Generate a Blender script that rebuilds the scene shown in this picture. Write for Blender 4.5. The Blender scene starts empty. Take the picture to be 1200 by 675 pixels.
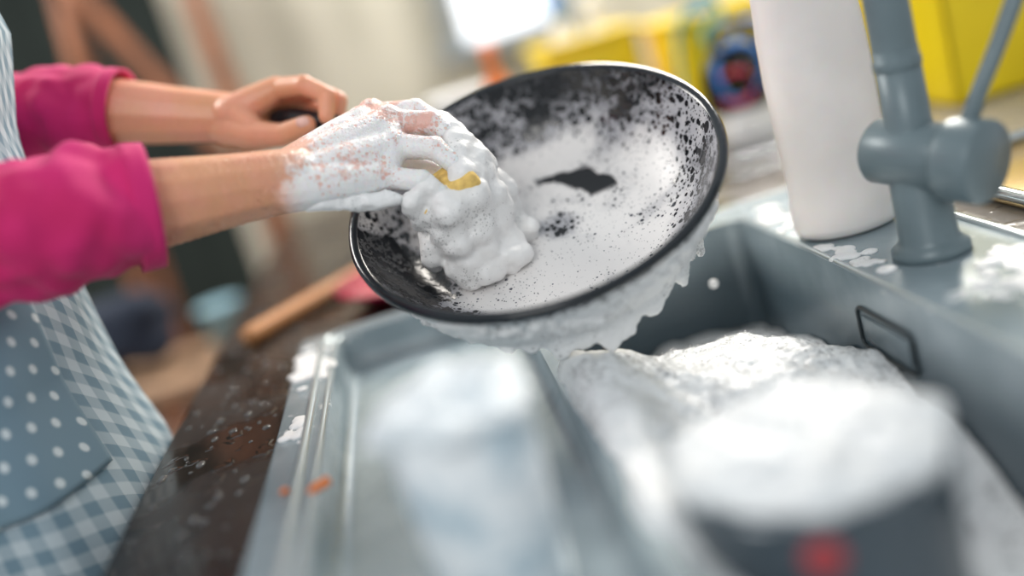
import bpy, bmesh, math, random
from mathutils import Vector, Matrix, noise, Euler
random.seed(7)
V=Vector
scene=bpy.context.scene
COL=scene.collection

# ------------------------------------------------------------------ nodes
class NT:
    def __init__(s,name):
        s.m=bpy.data.materials.new(name); s.m.use_nodes=True
        s.t=s.m.node_tree; s.n=s.t.nodes; s.l=s.t.links
        s.b=s.n['Principled BSDF']
        s.tc=s.n.new('ShaderNodeTexCoord')
    def co(s,k='Object'): return s.tc.outputs[k]
    def set(s,k,v):
        i=s.b.inputs[k]
        if isinstance(v,bpy.types.NodeSocket): s.l.new(v,i)
        else: i.default_value=v
    def inp(s,sock,v):
        if isinstance(v,bpy.types.NodeSocket): s.l.new(v,sock)
        else: sock.default_value=v
    def math(s,op,a,b=0.0,c=None,clamp=False):
        n=s.n.new('ShaderNodeMath'); n.operation=op; n.use_clamp=clamp
        s.inp(n.inputs[0],a); s.inp(n.inputs[1],b)
        if c is not None: s.inp(n.inputs[2],c)
        return n.outputs[0]
    def ss(s,x,lo,hi,a=0.0,b=1.0):
        n=s.n.new('ShaderNodeMapRange'); n.interpolation_type='SMOOTHSTEP'
        s.inp(n.inputs[0],x); n.inputs[1].default_value=lo; n.inputs[2].default_value=hi
        n.inputs[3].default_value=a; n.inputs[4].default_value=b
        return n.outputs[0]
    def noise(s,scale,detail=3,rough=.5,vec=None,dist=0):
        n=s.n.new('ShaderNodeTexNoise'); n.inputs['Scale'].default_value=scale
        n.inputs['Detail'].default_value=detail; n.inputs['Roughness'].default_value=rough
        n.inputs['Distortion'].default_value=dist
        s.l.new(vec or s.co(),n.inputs['Vector']); return n.outputs[0]
    def vor(s,scale,vec=None,feat='F1'):
        n=s.n.new('ShaderNodeTexVoronoi'); n.feature=feat
        n.inputs['Scale'].default_value=scale
        s.l.new(vec or s.co(),n.inputs['Vector']); return n
    def mix(s,f,a,b):
        n=s.n.new('ShaderNodeMixRGB'); s.inp(n.inputs[0],f)
        for i,v in ((1,a),(2,b)):
            if isinstance(v,bpy.types.NodeSocket): s.l.new(v,n.inputs[i])
            else: n.inputs[i].default_value=(*v[:3],1)
        return n.outputs[0]
    def xyz(s,vec=None):
        n=s.n.new('ShaderNodeSeparateXYZ'); s.l.new(vec or s.co(),n.inputs[0]); return n.outputs
    def bump(s,h,strength=.5,dist=.002):
        n=s.n.new('ShaderNodeBump'); n.inputs['Strength'].default_value=strength
        n.inputs['Distance'].default_value=dist; s.inp(n.inputs['Height'],h)
        s.l.new(n.outputs[0],s.b.inputs['Normal']); return n
    def sep(s,col):
        n=s.n.new('ShaderNodeSeparateColor'); s.l.new(col,n.inputs[0]); return n.outputs[0]

def simple(name,c,rough=.5,metal=0,ns=None,nv=.12,bump=0,sss=0,coat=0):
    m=NT(name)
    if ns:
        f=m.noise(ns,4); m.set('Base Color',m.mix(m.ss(f,.3,.7),[x*(1-nv) for x in c],[min(1,x*(1+nv)) for x in c]))
        if bump: m.bump(f,bump,.003)
    else: m.set('Base Color',(*c,1))
    m.set('Roughness',rough); m.set('Metallic',metal)
    if sss:
        m.set('Subsurface Weight',sss); m.b.inputs['Subsurface Radius'].default_value=(1,.5,.3); m.b.inputs['Subsurface Scale'].default_value=.01
    if coat: m.set('Coat Weight',coat)
    return m.m

def holes(m,rho,S,vec=None,soft=.05,k=1.0,lo=.25):
    """1 where soap film, 0 in the bubble holes; hole radius shrinks as rho -> 1"""
    v=m.vor(S,vec); d=v.outputs['Distance']; r=m.sep(v.outputs['Color'])
    r=m.math('MULTIPLY_ADD',r,(1-lo)*k,lo*k)
    h=m.math('MULTIPLY',m.math('SUBTRACT',1.0,rho),r)
    x=m.math('SUBTRACT',d,h)
    return m.ss(x,-.03,soft)

def foam_mat(name='foam_mat',col=(.88,.88,.88),spots=.34,S=330,lo=.55,hi=.95,bs=.45):
    m=NT(name)
    n=m.noise(26,3)
    rho=m.ss(n,.32,.62,lo,hi)
    a=holes(m,rho,S,k=.8); b=holes(m,rho,S*2.1,k=.8)
    f=m.math('MULTIPLY',a,b)
    dark=[c*(1-spots) for c in col]
    m.set('Base Color',m.mix(f,dark,col)); m.set('Roughness',.4)
    m.set('Subsurface Weight',.2); m.b.inputs['Subsurface Radius'].default_value=(1,1,1); m.b.inputs['Subsurface Scale'].default_value=.004
    h=m.math('ADD',m.math('MULTIPLY',f,.6),m.noise(160,3))
    m.bump(h,bs,.0018)
    return m.m

# ------------------------------------------------------------------ mesh helpers
def obj(name,me,mat=None,parent=None,smooth=True):
    o=bpy.data.objects.new(name,me); COL.objects.link(o)
    if mat is not None:
        for mm in (mat if isinstance(mat,list) else [mat]): me.materials.append(mm)
    if smooth:
        for p in me.polygons: p.use_smooth=True
    if parent: o.parent=parent
    return o
def empty(name,loc=(0,0,0)):
    e=bpy.data.objects.new(name,None); COL.objects.link(e); e.location=loc; e.empty_display_size=.05; return e
def frombm(name,bm,mat=None,parent=None,smooth=True):
    me=bpy.data.meshes.new(name); bm.to_mesh(me); bm.free(); return obj(name,me,mat,parent,smooth)
def box(name,x0,x1,y0,y1,z0,z1,mat=None,parent=None,bev=.003,seg=3):
    bm=bmesh.new(); bmesh.ops.create_cube(bm,size=1)
    for v in bm.verts:
        v.co=V((x0+(v.co.x+.5)*(x1-x0),y0+(v.co.y+.5)*(y1-y0),z0+(v.co.z+.5)*(z1-z0)))
    if bev: bmesh.ops.bevel(bm,geom=bm.edges[:],offset=bev,segments=seg,profile=.5,affect='EDGES')
    o=frombm(name,bm,mat,parent,True)
    try: o.data.set_sharp_from_angle(angle=math.radians(40))
    except Exception: pass
    return o
def lathe(name,prof,mat=None,parent=None,n=64,M=None,sx=1,sy=1,mi=None):
    bm=bmesh.new(); rows=[]
    for (r,z) in prof:
        if r<1e-6: rows.append([bm.verts.new((0,0,z))]); continue
        rows.append([bm.verts.new((r*sx*math.cos(2*math.pi*i/n),r*sy*math.sin(2*math.pi*i/n),z)) for i in range(n)])
    for k in range(len(rows)-1):
        a,b=rows[k],rows[k+1]
        for i in range(n):
            j=(i+1)%n
            if len(a)==1 and len(b)==1: continue
            if len(a)==1: f=bm.faces.new((a[0],b[j],b[i]))
            elif len(b)==1: f=bm.faces.new((a[i],a[j],b[0]))
            else: f=bm.faces.new((a[i],a[j],b[j],b[i]))
            if mi: f.material_index=mi[k]
    bmesh.ops.recalc_face_normals(bm,faces=bm.faces)
    if M is not None: bm.transform(M)
    return frombm(name,bm,mat,parent)
def catmull(pts,k=6):
    P=[V(p) for p in pts]; P=[2*P[0]-P[1]]+P+[2*P[-1]-P[-2]]; out=[]
    for i in range(1,len(P)-2):
        for s in range(k):
            t=s/k; a,b,c,d=P[i-1:i+3]
            out.append(.5*((2*b)+(c-a)*t+(2*a-5*b+4*c-d)*t*t+(3*b-a-3*c+d)*t**3))
    out.append(P[-2]); return out
def tube(name,pts,rad,mat=None,parent=None,n=24,k=6,wr=0,cap=True,thick=0,wscale=40,M=None,smoothpath=True):
    P=catmull(pts,k) if smoothpath else [V(p) for p in pts]
    if isinstance(rad,(int,float)): rad=[rad]*len(pts)
    m=len(P); R=[]
    for i in range(m):
        t=i/(m-1)*(len(rad)-1); j=min(int(t),len(rad)-2); f=t-j; R.append(rad[j]*(1-f)+rad[j+1]*f)
    bm=bmesh.new(); rows=[]; up=V((0,0,1)); prev=None
    for i,p in enumerate(P):
        t=(P[min(i+1,m-1)]-P[max(i-1,0)]).normalized()
        if prev is None:
            a=t.cross(up)
            if a.length<.1: a=t.cross(V((0,1,0)))
            a.normalize()
        else: a=(prev-t*prev.dot(t)).normalized()
        prev=a; b=t.cross(a)
        row=[]
        for q in range(n):
            th=2*math.pi*q/n; d=a*math.cos(th)+b*math.sin(th); r=R[i]
            c=p+d*r
            if wr:
                fade=min(1,(m-1-i)/(m*.12))
                r+=fade*wr*(noise.noise(V((c.x*wscale*1.7+c.z*wscale*.8,c.y*wscale*.5,c.z*wscale*.5)))+.35*noise.noise(c*wscale*2.2))
                c=p+d*r
            row.append(bm.verts.new(c))
        rows.append(row)
    for i in range(m-1):
        for q in range(n): bm.faces.new((rows[i][q],rows[i][(q+1)%n],rows[i+1][(q+1)%n],rows[i+1][q]))
    if cap: bm.faces.new(rows[0][::-1]); bm.faces.new(rows[-1])
    bmesh.ops.recalc_face_normals(bm,faces=bm.faces)
    if M is not None: bm.transform(M)
    o=frombm(name,bm,mat,parent)
    if thick:
        s=o.modifiers.new('s','SOLIDIFY'); s.thickness=thick; s.offset=-1
    return o
_ico={}
def ico(bm,c,r,sub=2,sc=None):
    if sub not in _ico:
        b=bmesh.new(); bmesh.ops.create_icosphere(b,subdivisions=sub,radius=1)
        b.verts.ensure_lookup_table()
        _ico[sub]=([v.co.copy() for v in b.verts],[[v.index for v in f.verts] for f in b.faces]); b.free()
    vs,fs=_ico[sub]; c=V(c)
    nv=[bm.verts.new(c+(V((v.x*sc[0],v.y*sc[1],v.z*sc[2]))*r if sc else v*r)) for v in vs]
    for f in fs: bm.faces.new([nv[i] for i in f])
def remesh(o,vox,smooth=6,disp=None):
    r=o.modifiers.new('r','REMESH'); r.mode='VOXEL'; r.voxel_size=vox; r.use_smooth_shade=True
    if smooth:
        s=o.modifiers.new('s','SMOOTH'); s.factor=.5; s.iterations=smooth
    for i,(sz,st) in enumerate(disp or []):
        t=bpy.data.textures.new(o.name+'_t%d'%i,'CLOUDS'); t.noise_scale=sz; t.noise_depth=2
        d=o.modifiers.new('d%d'%i,'DISPLACE'); d.texture=t; d.strength=st; d.mid_level=.5; d.texture_coords='LOCAL'
def blobs(name,pts,mat,parent=None,vox=.003,smooth=4,disp=None,sub=2):
    bm=bmesh.new()
    for p in pts: ico(bm,p[:3],p[3],sub,p[4] if len(p)>4 else None)
    o=frombm(name,bm,mat,parent); remesh(o,vox,smooth,disp); return o
def chain(lst,step=.25):
    out=[]
    for (a,ra),(b,rb) in zip(lst[:-1],lst[1:]):
        a,b=V(a),V(b); n=max(2,int((b-a).length/(min(ra,rb)*step))+1)
        for i in range(n+1):
            t=i/n; p=a.lerp(b,t); out.append((p.x,p.y,p.z,ra*(1-t)+rb*t))
    return out
def bubbles(name,pts,mat,parent):
    bm=bmesh.new()
    for p in pts: ico(bm,p[:3],p[3],2)
    return frombm(name,bm,mat,parent)
def dome(name,cx,cy,r,z0,h,mat,parent,amp=.004,n=120,m=50,seed=0):
    """soft foam cap: heaped disc with billowy surface"""
    bm=bmesh.new(); rows=[]
    for j in range(m+1):
        t=j/m; th=t*math.pi*.5*1.25; row=[]
        rr=r*math.sin(min(th,math.pi/2)) if th<math.pi/2 else r*(1-.12*(th-math.pi/2))
        zz=z0+h*math.cos(th)
        for i in range(n):
            a=2*math.pi*i/n; p=V((cx+rr*math.cos(a),cy+rr*math.sin(a),zz))
            k=amp*(noise.noise(p*45+V((seed,0,0)))*1.3+.5*noise.noise(p*110))
            nn=V((math.cos(a)*math.sin(th),math.sin(a)*math.sin(th),max(.2,math.cos(th))))
            row.append(bm.verts.new(p+nn*k))
        rows.append(row)
    for j in range(m):
        for i in range(n): bm.faces.new((rows[j][i],rows[j+1][i],rows[j+1][(i+1)%n],rows[j][(i+1)%n]))
    bmesh.ops.remove_doubles(bm,verts=bm.verts,dist=1e-5)
    bmesh.ops.recalc_face_normals(bm,faces=bm.faces)
    return frombm(name,bm,mat,parent)

# ------------------------------------------------------------------ materials
FOAM=foam_mat()
FOAMB=foam_mat('foam_blue',(.82,.87,.90),.3,260)
def bubble_mat(name='bubble_film',ior=1.25,k=.9):
    m=NT(name); n=m.n
    tr=n.new('ShaderNodeBsdfTransparent'); gl=n.new('ShaderNodeBsdfGlossy'); gl.inputs['Roughness'].default_value=.05
    fr=n.new('ShaderNodeFresnel'); fr.inputs[0].default_value=ior
    mx=n.new('ShaderNodeMixShader'); f=m.math('MULTIPLY_ADD',fr.outputs[0],k,.05)
    m.l.new(f,mx.inputs[0]); m.l.new(tr.outputs[0],mx.inputs[1]); m.l.new(gl.outputs[0],mx.inputs[2])
    m.l.new(mx.outputs[0],n['Material Output'].inputs[0]); return m.m
BUB=bubble_mat()

def skin_mat(name,foamy):
    m=NT(name); n1=m.noise(22,3); n2=m.noise(160,5)
    c=m.mix(m.ss(n1,.3,.7),(.74,.37,.20),(.79,.36,.24))
    c=m.mix(m.ss(n2,.4,.7,0,.15),c,(.62,.25,.16))
    m.set('Roughness',.36); m.set('Subsurface Weight',.3)
    m.b.inputs['Subsurface Radius'].default_value=(1,.35,.2); m.b.inputs['Subsurface Scale'].default_value=.010
    mp=m.n.new('ShaderNodeMapping'); m.l.new(m.co(),mp.inputs[0]); mp.inputs['Scale'].default_value=(2.6,.8,.8)
    h=m.math('ADD',m.noise(420,3),m.math('MULTIPLY',m.noise(90,3,.5,mp.outputs[0]),1.2))
    if foamy:
        x,y,z=m.xyz()
        c=m.mix(m.ss(x,-.11,-.05,0,.75),c,(.84,.48,.41))
        n3=m.noise(30,4,.55); n4=m.noise(110,2)
        e=m.math('ADD',m.ss(x,-.125,-.060,-.2,.38),m.math('MULTIPLY',m.math('SUBTRACT',n3,.5),2.6))
        e=m.math('ADD',e,m.ss(z,1.110,1.080,0,.50))
        e=m.math('MULTIPLY_ADD',m.math('SUBTRACT',n4,.5),.6,e)
        rho=m.math('MINIMUM',m.math('MAXIMUM',e,0.0),.88)
        f=m.math('MULTIPLY',holes(m,rho,210,k=.72),holes(m,rho,460,k=.7))
        f=m.math('MULTIPLY',f,m.ss(rho,.02,.45))
        edge=m.ss(x,-.118,-.085)
        c=m.mix(m.math('MULTIPLY',m.ss(rho,.15,.85,.15,.65),edge),c,(.90,.83,.81))
        c=m.mix(m.math('MULTIPLY',f,edge),c,(.90,.89,.89))
        h=m.math('MULTIPLY_ADD',f,1.6,h)
        m.set('Roughness',.24)
        m.bump(h,.6,.0018)
    else: m.bump(h,.3,.0010)
    m.set('Base Color',c); return m.m

# ------------------------------------------------------------------ camera
R=V((0.9523,-0.1255,-0.2777));Dn=V((-0.3001,-0.2292,-0.9259));Fw=V((0.0526,0.9651,-0.2560))
cam=bpy.data.cameras.new('camera'); co=bpy.data.objects.new('camera',cam); COL.objects.link(co)
Mx=Matrix((R,-Dn,-Fw)).transposed().to_4x4(); Mx.translation=V((0,0,1.18)); co.matrix_world=Mx
cam.lens=36; cam.sensor_width=36; cam.clip_start=.02
cam.dof.use_dof=True; cam.dof.focus_distance=.865; cam.dof.aperture_fstop=.78
scene.camera=co
scene.view_settings.view_transform='Standard'

# ------------------------------------------------------------------ light
w=bpy.data.worlds.new('world'); scene.world=w; w.use_nodes=True
bg=w.node_tree.nodes['Background']; bg.inputs[0].default_value=(.88,.95,1,1); bg.inputs[1].default_value=.62
def area(name,loc,target,size,power,col=(1,1,1)):
    l=bpy.data.lights.new(name,'AREA'); l.energy=power; l.size=size; l.color=col
    o=bpy.data.objects.new(name,l); COL.objects.link(o); o.location=loc
    o.rotation_euler=(V(target)-V(loc)).to_track_quat('-Z','Y').to_euler(); return o
area('window_daylight',(.85,2.15,2.0),(.1,.8,.95),.8,42,(1,.94,.86))
area('front_fill',(-.7,-.9,2.2),(0,.7,.95),.9,14,(1,.98,.95))  # added fill from behind the camera, brightens sides that face it
area('background_fill',(-1.2,2.0,2.4),(-.5,2.4,0),.8,34,(1,.97,.92))  # added fill with no real source, brightens floor and background

# ------------------------------------------------------------------ room
def floor_mat():
    m=NT('floor_tan'); n=m.noise(3,5); m.set('Base Color',m.mix(n,(.50,.38,.30),(.66,.52,.42))); m.set('Roughness',.5); return m.m
box('floor',-3,3.2,-1.5,4.2,-.05,0,floor_mat(),bev=0)
def wall_mat(name,a,b):
    m=NT(name); n=m.noise(2.5,5,.6); x,y,z=m.xyz()
    st=m.math('SINE',m.math('MULTIPLY',x,38.0)); m.set('Base Color',m.mix(m.ss(m.math('MULTIPLY_ADD',st,.12,n),.3,.7),a,b)); m.set('Roughness',.8); return m.m
WB=wall_mat('wall_cream',(.52,.50,.41),(.72,.69,.58))
wb=empty('wall_back',(0,0,0))
box('panel_a',-.46,.18,2.6,2.7,0,2.6,WB,wb,bev=0)
box('panel_b',.44,3.2,2.6,2.7,0,2.6,WB,wb,bev=0)
box('panel_c',.18,.44,2.6,2.7,0,1.11,WB,wb,bev=0)
box('panel_d',.18,.44,2.6,2.7,1.9,2.6,WB,wb,bev=0)
box('wall_left',-3,-.46,4.0,4.1,0,2.6,wall_mat('wall_dark_green',(.008,.015,.012),(.02,.03,.025)),bev=0)
win=empty('window_1')
FR=simple('window_frame_grey',(.26,.30,.33),.4)
for i,a in enumerate([(.165,.21,1.10,1.92),(.425,.47,1.10,1.92)]): box('jamb_%d'%i,a[0],a[1],2.56,2.66,a[2],a[3],FR,win)
box('sill',.145,.49,2.53,2.66,1.085,1.125,FR,win); box('head',.165,.47,2.56,2.66,1.88,1.92,FR,win)
gm=NT('window_glass_sky'); gm.set('Base Color',(.9,.95,1,1)); gm.b.inputs['Emission Color'].default_value=(.98,.98,1,1); gm.b.inputs['Emission Strength'].default_value=1.5
box('pane',.21,.425,2.63,2.64,1.125,1.88,gm.m,win,bev=0)

# ------------------------------------------------------------------ counter
def wood_dark():
    m=NT('wet_dark_wood'); mp=m.n.new('ShaderNodeMapping'); m.l.new(m.co(),mp.inputs[0]); mp.inputs['Scale'].default_value=(9,1.2,9)
    n=m.noise(6,5,.55,mp.outputs[0]); w2=m.noise(9,3)
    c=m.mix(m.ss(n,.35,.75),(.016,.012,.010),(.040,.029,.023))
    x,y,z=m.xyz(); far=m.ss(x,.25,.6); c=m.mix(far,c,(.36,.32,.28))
    drops=m.ss(m.noise(38,2,.5),.58,.66)
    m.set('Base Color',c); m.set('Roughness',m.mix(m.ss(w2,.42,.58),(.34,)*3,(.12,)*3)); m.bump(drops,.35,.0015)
    return m.m
WD=wood_dark()
ct=empty('kitchen_counter')
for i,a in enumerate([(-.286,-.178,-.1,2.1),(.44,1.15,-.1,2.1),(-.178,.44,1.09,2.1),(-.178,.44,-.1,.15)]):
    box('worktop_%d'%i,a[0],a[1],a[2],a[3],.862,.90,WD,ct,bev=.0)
CB=simple('cabinet_paint',(.22,.20,.18),.5,ns=8)
box('cabinet',-.24,1.1,-.05,2.05,.08,.69,CB,ct); box('plinth',-.20,1.06,0,2.0,.0,.08,CB,ct)
box('cabinet_front',-.24,-.20,-.05,2.05,.69,.862,CB,ct); box('cabinet_back',1.06,1.1,-.05,2.05,.69,.862,CB,ct)
for i in range(3):
    box('cupboard_front_%d'%i,-.256,-.24,.0+i*.68,.66+i*.68,.12,.84,CB,ct,bev=.004)
    tube('handle_%d'%i,[(-.285,.1+i*.68,.78),(-.285,.3+i*.68,.78)],.005,simple('steel_h',(.6,.6,.6),.3,1),ct,n=12)

# ------------------------------------------------------------------ sink
def sink_mat():
    m=NT('sink_grey_composite'); n=m.noise(14,4); x,y,z=m.xyz()
    c=m.mix(m.ss(n,.3,.7),(.25,.315,.345),(.36,.43,.465))
    nn=m.noise(26,5,.65); s=m.math('MULTIPLY',m.ss(nn,.57,.66),m.ss(z,.897,.902))
    s=m.math('MULTIPLY',s,m.ss(m.noise(6,1),.42,.55))
    rho=m.ss(nn,.55,.75,.3,.95); f=m.math('MULTIPLY',s,holes(m,rho,260))
    bowl_shade=m.math('MULTIPLY',m.ss(z,.900,.835),m.ss(x,.06,.075))  # shade inside the right bowl, painted into the colour, darker with depth
    c=m.mix(bowl_shade,c,(.075,.105,.125))
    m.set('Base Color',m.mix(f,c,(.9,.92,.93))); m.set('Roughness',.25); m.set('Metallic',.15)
    m.bump(m.math('ADD',m.noise(9,2),f),.15,.004); return m.m
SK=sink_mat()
sink=empty('kitchen_sink')
body=box('basin_block',-.178,.44,.15,1.09,.70,.905,SK,sink,bev=.004)
def cutter(x0,x1,y0,y1,z0,z1,r=.02):
    return box('cut',x0,x1,y0,y1,z0,z1,None,None,bev=r,seg=5)
cuts=[cutter(-.133,.055,.24,1.055,.868,.99,.018),cutter(.072,.307,.24,1.03,.715,.97),cutter(.04,.10,.26,1.02,.889,.97,.003)]
for c in cuts:
    b=body.modifiers.new('b','BOOLEAN'); b.operation='DIFFERENCE'; b.object=c; b.solver='EXACT'
dg=bpy.context.evaluated_depsgraph_get(); me=bpy.data.meshes.new_from_object(body.evaluated_get(dg))
body.modifiers.clear(); body.data=me
for c in cuts: bpy.data.objects.remove(c)
for p in me.polygons: p.use_smooth=True
try: me.set_sharp_from_angle(angle=math.radians(30))
except Exception: pass
if not me.materials: me.materials.append(SK)
def rrect(x0,x1,y0,y1,r,z,n=6):
    out=[]
    for cx,cy,a0 in ((x1-r,y1-r,0),(x0+r,y1-r,90),(x0+r,y0+r,180),(x1-r,y0+r,270)):
        for i in range(n+1):
            a=math.radians(a0+90*i/n); out.append((cx+r*math.cos(a),cy+r*math.sin(a),z))
    return out
BEAD=simple('sink_bead',(.46,.52,.54),.15,.4)
p=rrect(-.150,.43,.17,1.075,.03,.9045); tube('rim_bead',p+[p[0]],.0045,BEAD,sink,n=10,cap=False,smoothpath=False)
p=rrect(-.137,.311,.235,1.060,.025,.9045); tube('rim_bead_inner',p+[p[0]],.003,BEAD,sink,n=10,cap=False,smoothpath=False)
OV=simple('overflow_dark',(.03,.04,.045),.3,.2)
p=[(.3055,q[0],q[1]) for q in rrect(.675,.765,.842,.876,.007,0)]
tube('overflow_frame',p+[p[0]],.0016,OV,sink,n=8,cap=False,smoothpath=False)
box('overflow_plate',.3050,.3068,.682,.758,.848,.870,SK,sink,bev=.001)

# ------------------------------------------------------------------ foam in the sink
def sm(a,b,t): t=max(0,min(1,(t-a)/(b-a))); return t*t*(3-2*t)
def fz(x,y):
    h=.800+.050*math.exp(-((x-.17)/.11)**2-((y-.78)/.15)**2)+.030*sm(.93,.72,y)
    h+=.060*sm(.16,.07,x)*sm(.89,.78,y)
    h-=.060*sm(.66,.52,y)*sm(.09,.16,x)
    h-=(max(0,y-.90))*.12
    h=h-.06*sm(.070,.032,x+.010*noise.noise(V((y*14,0,0))))
    p=V((x,y,0))
    h+=.013*noise.noise(p*14)+.0045*noise.noise(p*38)+.0018*noise.noise(p*95)+.0008*noise.noise(p*200)
    return h
bm=bmesh.new(); NX,NY=190,480; g=[]
for j in range(NY+1):
    y=.25+(1.027-.25)*j/NY; row=[]
    for i in range(NX+1):
        x=.020+(.3045-.020)*i/NX; z=fz(x,y)
        if x<.072: z=max(z,.862)
        row.append(bm.verts.new((x,y,z)))
    g.append(row)
for j in range(NY):
    for i in range(NX): bm.faces.new((g[j][i],g[j][i+1],g[j+1][i+1],g[j+1][i]))
sf=frombm('soap_foam',bm,foam_mat('sink_foam',(.84,.86,.87),.40,190,.28,.92,.65))
bp=[]
for i in range(800):
    xx=random.uniform(.08,.30); yy=random.uniform(.84,1.02); bp.append((xx,yy,fz(xx,yy)+random.uniform(-.001,.001),random.uniform(.0010,.0030)))
for i in range(400):
    xx=random.uniform(.06,.30); yy=random.uniform(.68,.9); bp.append((xx,yy,fz(xx,yy),random.uniform(.0008,.0020)))
bubbles('bubbles',bp,BUB,sf)
bubbles('soap_ball',[(.232,.905,.885,.0045)],FOAM,sf)

# ------------------------------------------------------------------ pan
KZ=1.16
pan=empty('frying_pan'); PC=V((.089,.859,1.040)); n_=V((-.098,-.438,.895)).normalized()
ex=V((1,0,.11)); ex=(ex-n_*ex.dot(n_)).normalized(); ey=n_.cross(ex)
PM=Matrix((ex,ey,n_)).transposed().to_4x4(); PM.translation=PC
pan.matrix_world=PM
RP=.163
def pan_in():
    m=NT('pan_interior_suds'); x,y,z=m.xyz()
    a=m.math('DIVIDE',x,RP); b=m.math('DIVIDE',y,RP)
    r=m.math('SQRT',m.math('ADD',m.math('MULTIPLY',a,a),m.math('MULTIPLY',b,b)))
    nz=m.noise(12,4,.55,dist=.8); nz2=m.noise(42,3)
    rho=m.math('MULTIPLY_ADD',m.math('SUBTRACT',nz,.5),1.4,.70)
    rho=m.math('SUBTRACT',rho,m.ss(r,.56,.94,0,.46))
    rho=m.math('SUBTRACT',rho,m.ss(b,.60,.92,0,.14))
    rho=m.math('MULTIPLY_ADD',m.math('SUBTRACT',nz2,.5),.35,rho)
    def spot(cx,cy,rad,amt,soft=.12,kx=1.0,ky=1.0):
        d=m.math('SQRT',m.math('ADD',m.math('POWER',m.math('MULTIPLY',m.math('SUBTRACT',a,cx),kx),2.0),m.math('POWER',m.math('MULTIPLY',m.math('SUBTRACT',b,cy),ky),2.0)))
        return m.math('MULTIPLY',m.ss(d,rad+soft,rad,0,1),amt)
    rho=m.math('SUBTRACT',rho,spot(-.82,-.02,.12,.85,.2))
    rho=m.math('SUBTRACT',rho,spot(-.66,-.50,.08,.50,.2))
    rho=m.math('ADD',rho,spot(.12,-.38,.10,.22,.3,.7,1.3))
    rho=m.math('ADD',rho,spot(.10,.62,.06,.34,.22,.45,1.7))
    rho=m.math('SUBTRACT',rho,spot(-.02,.06,.10,.32,.14,.8,1.4))
    cx,cy=.07,.20
    dx=m.math('SUBTRACT',a,cx); dy=m.math('SUBTRACT',b,cy)
    d=m.math('SQRT',m.math('ADD',m.math('MULTIPLY',dx,dx),m.math('MULTIPLY',dy,dy)))
    dd=m.math('ADD',d,m.math('MULTIPLY_ADD',nz2,.16,-.08))
    ang=m.math('ARCTAN2',dy,dx)
    wd=m.ss(ang,1.7,.2,.02,.085)
    ring=m.ss(m.math('SUBTRACT',m.math('ABSOLUTE',m.math('SUBTRACT',dd,.30)),wd),.01,-.012)
    win_=m.math('MULTIPLY',m.ss(ang,-.15,.02),m.ss(ang,1.65,1.5))
    cres=m.math('MULTIPLY',ring,win_)
    rho=m.math('MINIMUM',m.math('MAXIMUM',rho,.0),.84)
    # round dark bubble windows in a pale film; webs stay thin and grey where there is little suds
    f1=holes(m,m.math('MULTIPLY_ADD',rho,1.15,0.0),85,soft=.03,k=.70,lo=.1); f2=holes(m,rho,170,soft=.04,k=.82,lo=.15); f3=holes(m,m.math('MULTIPLY_ADD',rho,.55,.36),330,soft=.08,k=.85)
    f=m.math('MULTIPLY',m.math('MULTIPLY',f1,f2),f3)
    f=m.math('MULTIPLY',f,m.math('SUBTRACT',1.0,cres))
    film=m.mix(m.math('MULTIPLY',m.ss(rho,.40,.90),m.math('SUBTRACT',1.0,cres)),(.005,.006,.008),(.17,.175,.22))
    t1=m.mix(m.ss(rho,.0,.30),(.015,.018,.024),(.38,.38,.41))
    thick=m.mix(m.ss(rho,.25,.75),t1,(.86,.835,.82))
    m.set('Base Color',m.mix(f,film,thick))
    m.set('Roughness',m.mix(f,(.14,)*3,(.40,)*3)); m.bump(m.math('ADD',f,m.math('MULTIPLY',nz2,.8)),.6,.002); return m.m
def pan_out():
    m=NT('pan_exterior_suds'); x,y,z=m.xyz(); nz=m.noise(20,4,.6)
    rho=m.math('ADD',m.ss(z,-.002,-.028,-.10,.70),m.math('MULTIPLY_ADD',nz,1.3,-.45))
    rho=m.math('MINIMUM',m.math('MAXIMUM',rho,.0),1.0)
    f=m.math('MULTIPLY',holes(m,rho,120,k=.8),holes(m,rho,300,k=.8)); f=m.math('MULTIPLY',f,m.ss(rho,.03,.3))
    m.set('Base Color',m.mix(f,(.06,.08,.10),(.86,.87,.88))); m.set('Roughness',m.mix(f,(.15,)*3,(.5,)*3)); m.bump(f,.4,.002); return m.m
RIMM=simple('pan_rim_black',(.010,.014,.019),.14)
inn=[(0,-.0585),(.05,-.0585),(.092,-.0575),(.108,-.053),(.124,-.044),(.138,-.031),(.149,-.015),(.156,-.003),(.1575,0)]
out=[(.1575,0),(.160,.0025),(.1645,.0025),(.166,-.001),(.1655,-.004),(.161,-.007),(.154,-.022),(.143,-.039),(.128,-.053),(.110,-.0615),(.094,-.0635),(0,-.0635)]
sz=lambda P:[(r,z*KZ if z<0 else z) for r,z in P]
lathe('pan_interior',sz(inn),pan_in(),pan,n=96)
lathe('pan_exterior',sz(out),[pan_out(),RIMM],pan,n=96,mi=[1,1,1,1,1,0,0,0,0,0,0])
hp=[V((-.014,.945,1.100)),V((-.045,.965,1.115)),V((-.080,1.000,1.130)),V((-.100,1.018,1.137)),V((-.118,1.034,1.142))]
ipm=PM.inverted()
tube('handle',[ipm@p for p in hp],[.010,.009,.010,.011,.009],RIMM,pan,n=16)
lathe('handle_bracket',[(0,-.006),(.012,-.006),(.014,0),(.012,.006),(0,.006)],simple('steel_b',(.6,.6,.62),.25,1),pan,n=24,M=Matrix.Translation(ipm@hp[0]))
sp=[]
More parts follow.
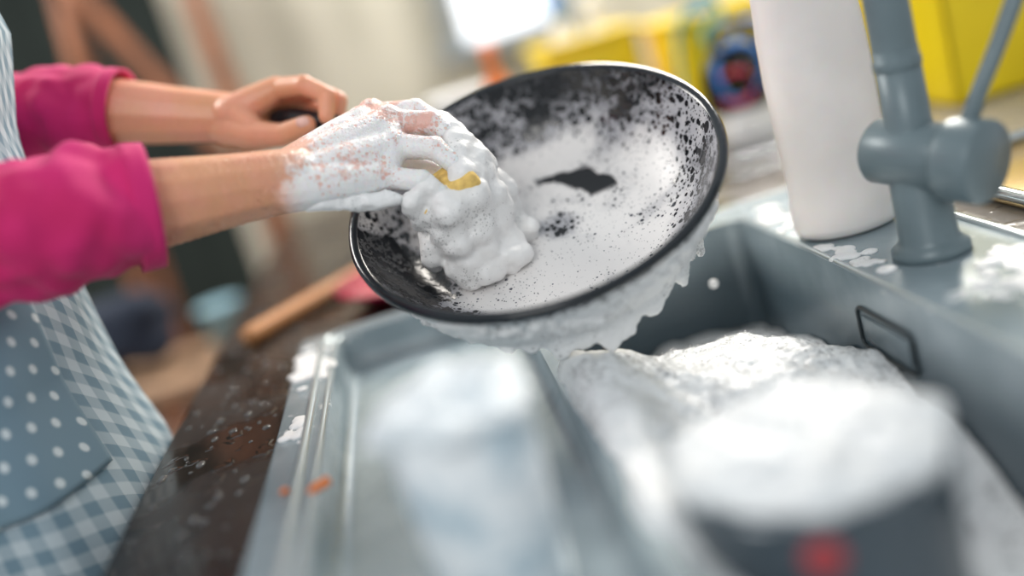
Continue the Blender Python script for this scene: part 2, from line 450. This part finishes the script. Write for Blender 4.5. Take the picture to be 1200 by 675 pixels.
def prof_r(z):
    o=[(-.0635,.094),(-.0615,.110),(-.053,.128),(-.039,.143),(-.022,.154),(-.007,.161),(0,.1655)]
    for (z0,r0),(z1,r1) in zip(o[:-1],o[1:]):
        if z<=z1:
            t=max(0,(z-z0)/(z1-z0)); return r0+(r1-r0)*t
    return .1655
down=(ipm.to_3x3()@V((0,0,-1))).normalized()
for i in range(750):
    th=math.radians(random.uniform(205,375))
    e=min(1,min(abs(th-math.radians(200)),abs(math.radians(380)-th))/.5)
    top=-.020+.010*math.sin(th*5)+.006*math.sin(th*13)
    z=random.uniform(-.062,top); r=prof_r(z); s=random.uniform(.0035,.0065)*(.5+.5*e)
    sp.append((r*math.cos(th),r*math.sin(th),z*KZ,s))
for i in range(1900):
    thd=random.uniform(225,350); th=math.radians(thd)
    L=.018*math.exp(-((thd-274)/9)**2)+.012*math.exp(-((thd-292)/5)**2)+.012*math.exp(-((thd-308)/4)**2)+.014*math.exp(-((thd-324)/5)**2)+.010*math.exp(-((thd-256)/6)**2)+.008+.003*math.sin(thd*.7)
    L*=min(1,(thd-222)/14,(352-thd)/10)
    k=random.random()
    z=-.050; r=prof_r(z); q=V((r*math.cos(th),r*math.sin(th),z*KZ))+down*max(.001,L)*k
    sp.append((q.x,q.y,q.z,random.uniform(.0045,.0062)*(1-.35*k)))
blobs('hanging_suds',sp,foam_mat('hang_foam',(.88,.88,.88),.38,230,.35,.93,.6),pan,.0019,8,[(.010,.004)])

# ------------------------------------------------------------------ woman
woman=empty('woman')
SKN=skin_mat('skin',False); SKF=skin_mat('skin_soapy',True)
ch=[]
ch+=chain([((-.357,.775,1.139),.040),((-.28,.792,1.126),.040),((-.208,.813,1.115),.0365),((-.14,.832,1.105),.029),((-.098,.843,1.098),.0265)])
W=V((-.094,.845,1.098))
mI,mM,mR,mP=V((-.024,.915,1.124)),V((-.012,.895,1.116)),V((-.014,.872,1.098)),V((-.030,.850,1.078))
for mc,wo,r in ((mI,(0,.018,.006),.0135),(mM,(0,.006,.004),.0145),(mR,(0,-.006,-.002),.014),(mP,(0,-.014,-.006),.0135)):
    ch+=chain([(W+V(wo)-V((.01,0,0)),.019),(W.lerp(mc,.5)+V(wo)*.5,.0185),(mc,r)])
ch+=chain([(mI,.013),(mM,.014),(mR,.0135),(mP,.0125)])
for t in (.45,.65,.85):
    ch+=chain([(W.lerp(mI,t),.017),(W.lerp(mP,t),.016)])
FN=[[mI,(.013,.908,1.118),(.030,.896,1.102),(.036,.888,1.086)],
    [mM,(.024,.887,1.105),(.040,.876,1.086),(.041,.868,1.066)],
    [mR,(.018,.862,1.087),(.033,.852,1.068),(.032,.848,1.050)],
    [mP,(.000,.842,1.067),(.013,.838,1.050),(.013,.836,1.036)]]
for f,r in zip(FN,(1,1.02,.98,.87)):
    ch+=chain([(f[0],.0118*r),(f[1],.0105*r),(f[2],.0094*r),(f[3],.0080*r)])
    ch.append((*V(f[1]),.0114*r)); ch.append((*(V(f[0])+V((0,0,.002))),.0140*r))
ch+=chain([((-.075,.868,1.100),.019),((-.045,.905,1.090),.015),((-.010,.915,1.076),.012),((.016,.906,1.062),.009)])
blobs('right_arm',ch,SKF,woman,.0016,4)
ch=[]
ch+=chain([((-.43,1.12,1.222),.034),((-.311,1.07,1.205),.034),((-.264,1.058,1.19),.0335),((-.20,1.045,1.168),.028),((-.158,1.036,1.154),.0245)])
W2=V((-.155,1.037,1.153))
G=[((-.106,1.020,1.168),(-.078,.995,1.164),(-.060,.978,1.150),(-.066,.972,1.132)),
   ((-.106,1.036,1.160),(-.072,1.016,1.156),(-.052,.998,1.142),(-.060,.990,1.124)),
   ((-.110,1.048,1.148),(-.080,1.034,1.138),(-.062,1.016,1.124),(-.072,1.004,1.112)),
   ((-.116,1.054,1.134),(-.092,1.044,1.122),(-.078,1.028,1.110),(-.088,1.016,1.102))]
for f,wo,r in zip(G,((0,-.014,.006),(0,-.003,.005),(0,.007,-.002),(0,.013,-.010)),(.0125,.013,.0125,.012)):
    ch+=chain([(W2+V(wo),.017),(W2.lerp(V(f[0]),.5)+V(wo)*.4,.016),(f[0],r)])
    ch+=chain([(f[0],.0112),(f[1],.0100),(f[2],.0088),(f[3],.0078)]); ch.append((*f[1],.0107))
ch+=chain([(G[0][0],.0115),(G[1][0],.012),(G[2][0],.0115),(G[3][0],.011)])
ch+=chain([((-.165,1.028,1.146),.018),((-.138,1.000,1.134),.0145),((-.112,.984,1.127),.0112),((-.086,.974,1.130),.0092)])
ch+=chain([((-.15,1.02,1.158),.015),((-.138,1.002,1.142),.012)])
ch+=chain([((-.150,1.036,1.135),.017),((-.125,1.040,1.130),.014)])
blobs('left_arm',ch,SKN,woman,.0016,4)
NAIL=simple('nail',(.85,.55,.48),.2)
blobs('thumb_nail',[(-.088,.9665,1.134,.0058,(1.2,.5,.9))],NAIL,woman,.001,2)

PINK=NT('pink_jersey'); nn=PINK.noise(700,2); n3=PINK.noise(12,3)
PINK.set('Base Color',PINK.mix(PINK.ss(n3,.3,.7),(.56,.009,.12),(.68,.018,.18))); PINK.set('Roughness',.85); PINK.bump(nn,.25,.0006)
PINK.set('Sheen Weight',.1)
PK=PINK.m
def sleeve(name,pts,rad,wr):
    o=tube(name,pts,rad,PK,woman,n=56,k=12,wr=wr,cap=False,thick=.0025,wscale=26)
    ss=o.modifiers.new('sub','SUBSURF'); ss.levels=1; ss.render_levels=1
    return o
sleeve('right_sleeve',[(-.45,.70,1.37),(-.43,.715,1.30),(-.40,.745,1.20),(-.372,.768,1.148),(-.30,.788,1.131),(-.245,.802,1.121),(-.205,.814,1.114)],
       [.066,.064,.060,.061,.057,.052,.0475],.015)
sleeve('left_sleeve',[(-.46,1.07,1.38),(-.47,1.10,1.33),(-.46,1.125,1.26),(-.42,1.118,1.222),(-.35,1.085,1.211),(-.30,1.067,1.202),(-.262,1.058,1.190)],
       [.060,.057,.055,.053,.048,.044,.0405],.011)
tube('right_cuff_hem',[(-.220,.809,1.1165),(-.2035,.8145,1.1137)],[.0500,.0488],PK,woman,n=56,k=4,cap=False,thick=.004)
tube('left_cuff_hem',[(-.270,1.060,1.193),(-.258,1.0573,1.189)],[.0422,.0415],PK,woman,n=56,k=4,cap=False,thick=.004)
TX=-.45; TY=.90
bm=bmesh.new()
for z,rx,ry,dx in ((.88,.125,.165,0),(.95,.120,.158,0),(1.02,.105,.14,.0),(1.09,.100,.135,.005),(1.16,.105,.145,.01),(1.23,.115,.155,.01),(1.30,.115,.165,.01),(1.35,.085,.165,0),(1.385,.05,.10,0)):
    ico(bm,(TX+dx,TY,z),1,3,(rx,ry,.055))
o=frombm('shirt_body',bm,PK,woman); remesh(o,.007,10)
JN=simple('dark_jeans',(.03,.04,.07),.8,ns=60,bump=.2)
lg=[]
for s in (-1,1):
    lg+=chain([((TX,TY+s*.085,.86),.098),((TX,TY+s*.085,.50),.065),((TX-.01,TY+s*.09,.30),.055),((TX-.015,TY+s*.09,.09),.042)],.3)
lg+=chain([((TX,TY-.07,.90),.11),((TX,TY+.07,.90),.11)])
blobs('jeans',lg,JN,woman,.008,6)
SH=simple('shoe_white',(.7,.7,.7),.5)
for k,s in enumerate((-1,1)):
    blobs('shoe_%d'%k,[(TX-.02,TY+s*.09,.045,.045),(TX+.03,TY+s*.09,.04,.04),(TX+.08,TY+s*.09,.035,.037),(TX+.13,TY+s*.09,.032,.032)],SH,woman,.006,4)
hd=V((-.40,.91,1.545))
hp_=[(hd.x,hd.y,hd.z,1,(.092,.074,.105)),(hd.x+.02,hd.y,hd.z-.055,1,(.062,.052,.062)),(hd.x+.096,hd.y,hd.z-.018,1,(.014,.010,.018)),
     (hd.x+.088,hd.y,hd.z+.004,1,(.010,.008,.022)),(hd.x+.072,hd.y,hd.z-.055,1,(.016,.022,.008)),(hd.x+.072,hd.y,hd.z-.066,1,(.014,.018,.007)),
     (hd.x,hd.y-.076,hd.z-.01,1,(.016,.008,.030)),(hd.x,hd.y+.076,hd.z-.01,1,(.016,.008,.030))]
hp_+=[(*q,) for q in chain([((TX+.005,TY,1.37),.055),((hd.x-.015,hd.y,hd.z-.07),.048)])]
blobs('head',hp_,SKN,woman,.0035,4,sub=3)
HR=simple('hair_brown',(.09,.045,.022),.45,ns=90,nv=.4,bump=.5)
hh=[(hd.x-.022,hd.y,hd.z+.03,1,(.092,.084,.098)),(hd.x-.055,hd.y,hd.z-.02,1,(.062,.076,.085)),(hd.x-.125,hd.y,hd.z+.02,1,(.04,.035,.035))]
hh+=chain([((hd.x-.13,hd.y,hd.z+.01),.03),((hd.x-.15,hd.y,hd.z-.10),.026),((hd.x-.145,hd.y,hd.z-.2),.014)])
blobs('hair',hh,HR,woman,.004,4,[(.02,.006)],sub=3)
for k,s in enumerate((-1,1)):
    blobs('eye_%d'%k,[(hd.x+.076,hd.y+s*.031,hd.z+.002,.0125)],simple('eye_white',(.85,.85,.85),.1),woman,.0015,0)
    blobs('iris_%d'%k,[(hd.x+.0875,hd.y+s*.031,hd.z-.001,.0045)],simple('iris',(.06,.03,.02),.1),woman,.0008,0)
    tube('brow_%d'%k,[(hd.x+.083,hd.y+s*.016,hd.z+.023),(hd.x+.083,hd.y+s*.032,hd.z+.028),(hd.x+.072,hd.y+s*.047,hd.z+.022)],.003,HR,woman,n=8)
blobs('lips',[(hd.x+.082,hd.y,hd.z-.056,1,(.008,.021,.0045)),(hd.x+.081,hd.y,hd.z-.064,1,(.008,.018,.005))],simple('lip',(.6,.18,.16),.35),woman,.0015,1,sub=3)

def gingham(name,dots=False):
    m=NT(name); u,v,_=m.xyz(m.co('UV'))
    if not dots:
        def st(a,per):
            t=m.math('FRACT',m.math('DIVIDE',a,per)); return m.ss(t,.45,.55)
        s=m.math('ADD',st(u,.024),st(v,.024))
        c=m.mix(m.math('MULTIPLY',s,.5),(.50,.59,.64),(.17,.27,.34))
    else:
        S=.023
        uu=m.math('DIVIDE',u,S); vv=m.math('DIVIDE',v,S); row=m.math('FLOOR',vv)
        sh=m.math('MULTIPLY',m.math('MODULO',row,2.0),.5)
        fu=m.math('SUBTRACT',m.math('FRACT',m.math('ADD',uu,sh)),.5); fv=m.math('SUBTRACT',m.math('FRACT',vv),.5)
        d=m.math('SQRT',m.math('ADD',m.math('MULTIPLY',fu,fu),m.math('MULTIPLY',fv,fv)))
        c=m.mix(m.ss(d,.20,.14),(.165,.26,.325),(.60,.68,.71))
    m.set('Base Color',c); m.set('Roughness',.85); m.bump(m.noise(500,2),.2,.0006); return m.m
def axr(z):
    T=[(.42,.165,.225),(.60,.165,.215),(.80,.158,.205),(.90,.150,.192),(1.0,.133,.170),(1.06,.131,.160),(1.12,.124,.158),(1.20,.128,.165),(1.28,.155,.172),(1.34,.150,.16)]
    for a,b in zip(T[:-1],T[1:]):
        if z<=b[0]:
            t=max(0,(z-a[0])/(b[0]-a[0])); return a[1]+(b[1]-a[1])*t,a[2]+(b[2]-a[2])*t
    return T[-1][1:]
def cloth(name,z0,z1,a0,a1,mat,off=0,nu=110,nv=70,amax=None):
    bm=bmesh.new(); uvl=bm.loops.layers.uv.new('UVMap'); rows=[]; uvs={}
    for j in range(nv+1):
        z=z0+(z1-z0)*j/nv; row=[]
        for i in range(nu+1):
            lo,hi=a0,a1
            if amax: k=amax(z); lo,hi=max(a0,-k),min(a1,k)
            th=math.radians(lo+(hi-lo)*i/nu); rx,ry=axr(z)
            fold=(.016*max(0,min(1,(1.06-z)/.20))*math.sin(th*8+3.5*noise.noise(V((th*1.2,z*3.5,0))))
                  +.014*noise.noise(V((th*3,z*11,5))))*min(1,(abs(math.degrees(th))/25)**1)
            x=TX+(rx+off+fold*.5)*math.cos(th); y=TY+(ry+off+fold)*math.sin(th)
            v=bm.verts.new((x,y,z)); row.append(v); uvs[v]=(th*.17+.025*noise.noise(V((th,z*4,1))),z+.02*math.sin(th*3)+th*.08)
        rows.append(row)
    for j in range(nv):
        for i in range(nu):
            f=bm.faces.new((rows[j][i],rows[j][i+1],rows[j+1][i+1],rows[j+1][i]))
            for l in f.loops: l[uvl].uv=uvs[l.vert]
    bmesh.ops.recalc_face_normals(bm,faces=bm.faces)
    o=frombm(name,bm,mat,woman); s=o.modifiers.new('s','SOLIDIFY'); s.thickness=.0015; s.offset=1
    return o
cloth('apron',.45,1.33,-135,135,gingham('gingham_blue'),amax=lambda z:135 if z<1.10 else max(42,135-(z-1.10)*600))
cloth('apron_pocket',.925,1.075,-122,-24,gingham('polka_blue',True),off=.005,nu=70,nv=30)
tube('apron_strap',[(TX+.10,TY-.09,1.33),(TX+.02,TY-.075,1.41),(TX-.06,TY,1.43),(TX+.02,TY+.075,1.41),(TX+.10,TY+.09,1.33)],.008,gingham('gingham_strap'),woman,n=10)

# ------------------------------------------------------------------ sponge + suds at hand
SPG=simple('sponge_yellow',(.88,.58,.18),.9,ns=120,nv=.2,bump=.6)
sg=empty('dish_sponge')
bx=box('sponge_body',-.029,.029,-.020,.020,-.011,.011,SPG,sg,bev=.006)
bx.matrix_local=Matrix.Translation(V((.018,.855,1.051)))@PM.to_3x3().to_4x4()@Matrix.Rotation(math.radians(-15),4,'Y')
hs=[]
def L(x,y,z): return PM@V((x,y,z*KZ))
def seg(a,b,ra,rb,n,j=.0035):
    a,b=V(a),V(b)
    for i in range(n):
        t=random.random(); p=a.lerp(b,t)+V([random.gauss(0,j) for _ in range(3)]); hs.append((*p,(ra*(1-t)+rb*t)*random.uniform(.9,1.1)))
for (f,g2) in ((FN[0],FN[1]),(FN[1],FN[2])):
    seg(f[2],f[3],.0105,.012,14,.002); seg(V(f[2]).lerp(V(g2[2]),.5),V(f[3]).lerp(V(g2[3]),.5),.0105,.013,16,.002)
seg(FN[2][2],FN[2][3],.0105,.012,14,.002)
seg(FN[3][2],FN[3][3],.0095,.012,14,.002); seg(FN[2][3],FN[3][3],.012,.012,14,.002)
seg(FN[3][1],FN[3][3],.0095,.010,10,.002)
seg((.044,.878,1.070),L(-.028,.035,-.046),.016,.014,50)
seg((.040,.866,1.058),L(-.040,.0,-.048),.017,.013,50)
seg((.030,.850,1.044),L(-.062,-.015,-.047),.016,.012,46)
seg((.012,.842,1.040),L(-.080,-.02,-.042),.013,.011,36)
seg((-.012,.842,1.050),L(-.100,.0,-.036),.010,.010,24)
seg(L(-.095,-.022,-.040),L(-.030,-.02,-.050),.010,.010,30)
seg(L(-.040,.05,-.050),L(-.015,.01,-.053),.012,.008,26)
blobs('suds',hs,foam_mat('hand_foam',(.90,.89,.88),.30,260,.50,.95,.5),sg,.0019,16,[(.012,.003)])
dp=[]
for i in range(110):
    t=random.random(); p=V((-.092,.830,1.077)).lerp(V((-.020,.836,1.058)),t)+V([random.gauss(0,.0015) for _ in range(3)]); dp.append((*p,random.uniform(.004,.0065)))
blobs('wrist_suds',dp,FOAM,sg,.0018,10,[(.01,.004)])

# ------------------------------------------------------------------ faucet
FG=simple('faucet_grey',(.15,.20,.22),.36,.1,ns=30,nv=.06)
fc=empty('kitchen_faucet')
lathe('base',[(0,.905),(.030,.905),(.030,.912),(.025,.916),(.0225,.920),(.0215,1.0),(.020,1.004),(.0175,1.012),(.0170,1.07),(0,1.07)],FG,fc,n=48,M=Matrix.Translation(V((.369,.750,0))))
tube('neck',[(.369,.750,1.0),(.369,.750,1.15),(.369,.750,1.24),(.343,.750,1.30),(.27,.75,1.32),(.20,.75,1.30),(.178,.75,1.25),(.176,.75,1.23)],[.0170,.0162,.0158,.015,.015,.015,.016,.016],FG,fc,n=32,k=8)
tube('spout_ring',[(.369,.750,1.055),(.369,.750,1.062)],[.0180,.0180],FG,fc,n=32)
h0=V((.352,.776,.992)); h1=V((.396,.694,.978)); hdv=(h1-h0); HL=hdv.length
MR=Matrix.Translation(h0)@hdv.to_track_quat('Z','Y').to_matrix().to_4x4()
lathe('valve_hub',[(0,-.002),(.022,-.002),(.0255,.002),(.0260,HL-.036),(.0245,HL-.034),(.0245,HL-.031),(.0310,HL-.030),(.0315,HL-.027),(.0315,HL-.003),(.030,HL),(0,HL+.001)],FG,fc,n=64,M=MR)
tube('lever',[(.392,.712,1.000),(.404,.706,1.028),(.424,.704,1.060),(.452,.704,1.105)],[.0068,.0060,.0060,.0068],FG,fc,n=20)

# ------------------------------------------------------------------ bottle
BM=simple('bottle_white_plastic',(.88,.82,.79),.30,ns=12,nv=.05,sss=.3)
bt=empty('detergent_bottle')
lathe('bottle_body',[(0,.9055),(.038,.9055),(.0465,.909),(.0490,.916),(.0490,.935),(.0470,.945),(.0465,.98),(.0480,1.00),(.0485,1.05),(.0470,1.09),(.044,1.125),(.042,1.15),(.028,1.175),(.017,1.185),(.016,1.20),(0,1.20)],BM,bt,n=64,M=Matrix.Translation(V((.361,.882,0))),sy=.8)
lathe('bottle_cap',[(0,1.198),(.019,1.198),(.019,1.225),(.014,1.232),(.008,1.236),(.007,1.25),(0,1.25)],simple('cap_blue',(.05,.2,.6),.3),bt,n=32,M=Matrix.Translation(V((.361,.882,0))))

# ------------------------------------------------------------------ foreground pot and glass
pot=empty('cooking_pot')
PT=simple('pot_slate_enamel',(.085,.115,.14),.3,ns=10)
PX,PY=.155,.497
lathe('pot_body',[(0,.7165),(.066,.7165),(.070,.722),(.071,.73),(.071,.908),(.074,.912),(.0735,.915),(.069,.913),(.068,.735),(.061,.725),(0,.724)],PT,pot,n=64,M=Matrix.Translation(V((PX,PY,0))))
ed=V((-.36,-1,0)).normalized()
Me=Matrix.Translation(V((PX,PY,.889))+ed*.0705)@ed.to_track_quat('Z','Y').to_matrix().to_4x4()
lathe('red_emblem',[(0,.0022),(.008,.0022),(.0105,.001),(.0105,-.001)],simple('emblem_red',(.45,.06,.07),.4),pot,n=32,M=Me)
dome('pot_foam',PX,PY,.075,.915,.018,foam_mat('pot_foam_mat',(.80,.82,.83),.3,200,.4,.95),pot,.006)
# drinking glass packed with suds: the wet glass wall is the clear coat over the suds seen through it
e=empty('drinking_glass'); gx,gy,gr,zt=-.0215,.5236,.042,.992
TG=Matrix.Translation(V((gx,gy,0)))
GF=NT('glass_full_of_suds'); gn=GF.noise(26,4,.6); GF.set('Base Color',GF.mix(GF.ss(gn,.38,.58),(.45,.58,.66),(.90,.93,.95))); GF.set('Roughness',.4)
GF.set('Coat Weight',1.0); GF.b.inputs['Coat Roughness'].default_value=.04
lathe('glass_body',[(0,.870),(gr*.85,.870),(gr*.9,.874),(gr,zt-.002),(gr-.0015,zt),(gr-.003,zt-.002),(gr-.003,zt-.006),(0,zt-.006)],GF.m,e,n=64,M=TG)
dome('glass_foam',gx,gy,gr*1.05,zt-.004,.014,FOAMB,e,.012,seed=3)

# ------------------------------------------------------------------ small things near the sink
SPN=NT('spoon_wood'); SPN.set('Base Color',SPN.mix(SPN.noise(60,4),(.50,.20,.07),(.66,.32,.12))); SPN.set('Roughness',.5)
ws=empty('wooden_spoon')
d=V((.144,.179,0)).normalized(); s0=V((-.244,1.153,.912))
tube('spoon_handle',[s0,s0+d*.004,s0+d*.01,s0+d*.10,s0+d*.24],[.006,.0105,.0115,.0105,.009],SPN.m,ws,n=20,k=5)
blobs('spoon_bowl',[(*(s0+d*(.25+.012*i)),1,(.030-.0035*abs(i-2),.030-.0035*abs(i-2),.009)) for i in range(5)],SPN.m,ws,.002,4,sub=3)
lathe('red_plate',[(0,.901),(.06,.901),(.075,.906),(.105,.922),(.106,.924),(.075,.910),(.055,.906),(0,.906)],simple('glaze_burgundy',(.42,.012,.06),.15,coat=.5),None,n=64,M=Matrix.Translation(V((-.034,1.201,0))))
CRM=simple('carrot_orange',(.75,.20,.04),.5)
blobs('food_scraps',[(-.132,.673,.9075,.0045,(1.6,1,.7)),(-.127,.676,.9075,.004),(-.158,.685,.907,.0035,(1,1.3,.6)),(-.137,.668,.907,.003)],CRM,None,.001,1)
fp=[]
for (x,y,n,sx,sy) in ((-.157,.965,60,.008,.022),(-.160,1.0,30,.006,.02),(.33,.99,25,.010,.03),(.325,.80,22,.005,.03),(.40,.68,40,.014,.02),(.39,.62,90,.018,.03),(.41,.55,90,.012,.03),(-.157,.80,12,.004,.02)):
    for i in range(n): fp.append((x+random.gauss(0,sx),y+random.gauss(0,sy),.9055,random.uniform(.0035,.008),(1.2,1.2,.35)))
blobs('foam_splashes',fp,FOAM,None,.0015,2)
dm=NT('water'); dm.set('Base Color',(.8,.85,.88,1)); dm.set('Roughness',.03); dm.set('Transmission Weight',.9); dm.b.inputs['IOR'].default_value=1.33
dr=bmesh.new()
for i in range(130):
    x=random.uniform(-.278,-.185); y=random.uniform(.55,1.3); r=random.choice([.0015,.002,.003,.004]); ico(dr,(x,y,.9),r,2,(1,random.uniform(1,2.2),.35))
frombm('water_droplets',dr,dm.m)

# ------------------------------------------------------------------ things at the back of the counter
YE=simple('crate_yellow',(.92,.68,.01),.45,ns=5)
def crate(name,x0,x1,y0,y1,z0,z1,mat):
    e=empty(name); t=.006
    box('front',x0,x1,y0,y0+t,z0,z1,mat,e,.002); box('back',x0,x1,y1-t,y1,z0,z1,mat,e,.002)
    box('left',x0,x0+t,y0,y1,z0,z1,mat,e,.002); box('right',x1-t,x1,y0,y1,z0,z1,mat,e,.002); box('bottom',x0,x1,y0,y1,z0,z0+t,mat,e,.002)
    p=rrect(x0-.004,x1+.004,y0-.004,y1+.004,.01,z1); tube('lip',p+[p[0]],.006,mat,e,n=10,cap=False,smoothpath=False)
    return e
c1=crate('yellow_crate',.25,.40,1.66,1.86,.901,1.095,YE)
c2=crate('yellow_crate.001',.43,.66,1.50,1.72,.901,1.085,YE)
c3=crate('yellow_crate.002',.68,1.08,1.24,1.55,.901,1.19,YE)
WH=simple('ceramic_white',(.85,.85,.84),.25); BK=simple('black_plastic',(.012,.012,.016),.25); BL=simple('blue_plastic',(.03,.25,.75),.3)
TE=simple('teal_wire',(.02,.42,.45),.4); OR=simple('orange_plastic',(.90,.20,.02),.4); PKK=simple('red_plastic',(.7,.06,.10),.4)
def bottle(name,x,y,z,h,r,m1,m2):
    e=empty(name); T=Matrix.Translation(V((x,y,z)))
    lathe('body',[(0,0),(r,0),(r*1.03,h*.05),(r,h*.6),(r*.8,h*.72),(r*.35,h*.82),(r*.33,h*.88),(0,h*.88)],m1,e,n=32,M=T)
    lathe('cap',[(0,h*.86),(r*.42,h*.86),(r*.4,h),(0,h)],m2,e,n=24,M=T)
bottle('spray_bottle',.30,1.76,.908,.27,.03,WH,BL); bottle('spray_bottle.001',.36,1.78,.908,.25,.025,WH,WH)
bottle('orange_bottle',.155,1.60,.901,.235,.026,OR,OR); bottle('spray_bottle.002',.60,1.60,.908,.24,.03,WH,TE); bottle('spray_bottle.003',.50,1.62,.908,.23,.03,BL,WH)
lathe('dark_saucepan',[(0,0),(.085,0),(.09,.005),(.092,.15),(.095,.155),(.088,.153),(.086,.01),(0,.01)],BK,None,n=48,M=Matrix.Translation(V((.04,1.55,.901))))
for i in range(3): lathe('white_bowl' if i==0 else 'white_bowl.%03d'%i,[(0,0),(.03,0),(.06,.03),(.075,.06),(.073,.06),(.055,.03),(0,.006)],WH,None,n=48,M=Matrix.Translation(V((.12,1.83,.901+.05*i))))
box('white_tub',.43,.53,1.37,1.46,.901,.955,WH,None,bev=.012)
hb=empty('cable_tangle')
for k,(mt,cx,cy,cz,rx,rz,ph,r) in enumerate(((BK,.455,1.395,1.00,.040,.044,0,.008),(BK,.465,1.405,1.00,.044,.036,1,.008),(BL,.458,1.380,1.01,.034,.038,2,.004),(PKK,.450,1.385,.99,.026,.022,.5,.004),(BK,.45,1.40,.995,.022,.030,2.5,.010),(BK,.475,1.40,.985,.034,.022,4,.008),(BK,.47,1.41,1.035,.034,.036,3,.007),(BK,.455,1.40,.975,.036,.018,.2,.010),(BL,.50,1.42,1.04,.03,.03,1.5,.004))):
    pts=[(cx+rx*math.cos(ph+t*.7),cy+.010*math.sin(t*1.3+k),cz+rz*math.sin(ph+t*.7)) for t in range(10)]
    tube('cable_%d'%k,pts,r,mt,hb,n=10)
tube('teal_cable',[(.40,1.47,.905),(.405,1.475,1.03),(.42,1.47,1.09),(.46,1.46,1.115),(.48,1.47,1.08),(.45,1.475,1.06),(.485,1.475,.99),(.49,1.48,.905)],.004,TE,None,n=8)
dk=empty('dish_rack'); ST=simple('steel_wire',(.6,.62,.65),.2,1)
for i,(z,o_) in enumerate(((.905,0),(.925,.004))):
    p=rrect(.37+o_,.60,1.22,1.34,.02,z)
    tube('ring_%d'%i,p+[p[0]],.0025,ST,dk,n=8,cap=False,smoothpath=False)
for i in range(8):
    x=.39+i*.027; tube('wire_%d'%i,[(x,1.22,.925),(x,1.225,.905),(x,1.335,.905),(x,1.34,.925)],.0016,ST,dk,n=6,smoothpath=False)
tr=empty('serving_tray'); GD=simple('brass_tray',(.55,.40,.20),.25,.6)
box('tray_floor',.475,.70,.74,.98,.901,.906,GD,tr,bev=.002)
p=rrect(.475,.70,.74,.98,.03,.912); tube('tray_rim',p+[p[0]],.006,simple('steel_t',(.5,.55,.58),.2,.8),tr,n=10,cap=False,smoothpath=False)

# ------------------------------------------------------------------ behind the woman
WO=simple('ladder_wood',(.24,.085,.035),.6,ns=20,nv=.3)
ld=empty('wooden_stepladder')
for k,x in enumerate((-.62,-.36)):
    tube('front_rail_%d'%k,[(x+(-.10 if k==0 else .03),2.15,.0),(x,2.42,1.55)],.020,WO,ld,n=8)
    tube('rear_rail_%d'%k,[(x+(-.10 if k==0 else .03),2.75-.2,.0),(x,2.45,1.55)],.016,WO,ld,n=8)
tube('brace',[(-.60,2.40,1.50),(-.38,2.30,1.02)],.020,WO,ld,n=8)
for i in (2,):
    z=.30+i*.32; y=2.15+.27*z/1.55; hw=.13+.06*(1-z/1.55); box('tread_%d'%i,-.49-hw,-.49+hw,y-.05,y+.05,z,z+.022,WO,ld)
box('top_step',-.66,-.32,2.36,2.52,1.55,1.575,WO,ld)
SW=simple('stool_wood',(.42,.26,.16),.6,ns=20,nv=.2)
st=empty('wooden_stool')
for k,(x,y) in enumerate(((-.70,2.0),(-.42,2.0),(-.70,1.80),(-.42,1.80))): tube('leg_%d'%k,[(x,y,0),(x*.97-.015,y,.70)],.013,SW,st,n=8)
box('seat',-.73,-.39,1.77,2.03,.70,.73,SW,st,.006)
bgp=[(-.60+random.uniform(-.08,.06),1.90+random.uniform(-.04,.04),.775+random.uniform(0,.08),random.uniform(.03,.042)) for i in range(45)]
blobs('dark_blue_bag',bgp,simple('navy_cloth',(.012,.02,.04),.8),None,.01,3,[(.05,.02)])
lathe('blue_bucket',[(0,0),(.03,0),(.042,.08),(.045,.082),(.040,.08),(.028,.006),(0,.006)],simple('bucket_blue',(.30,.50,.58),.4),None,n=32,M=Matrix.Translation(V((-.435,1.92,.731))))
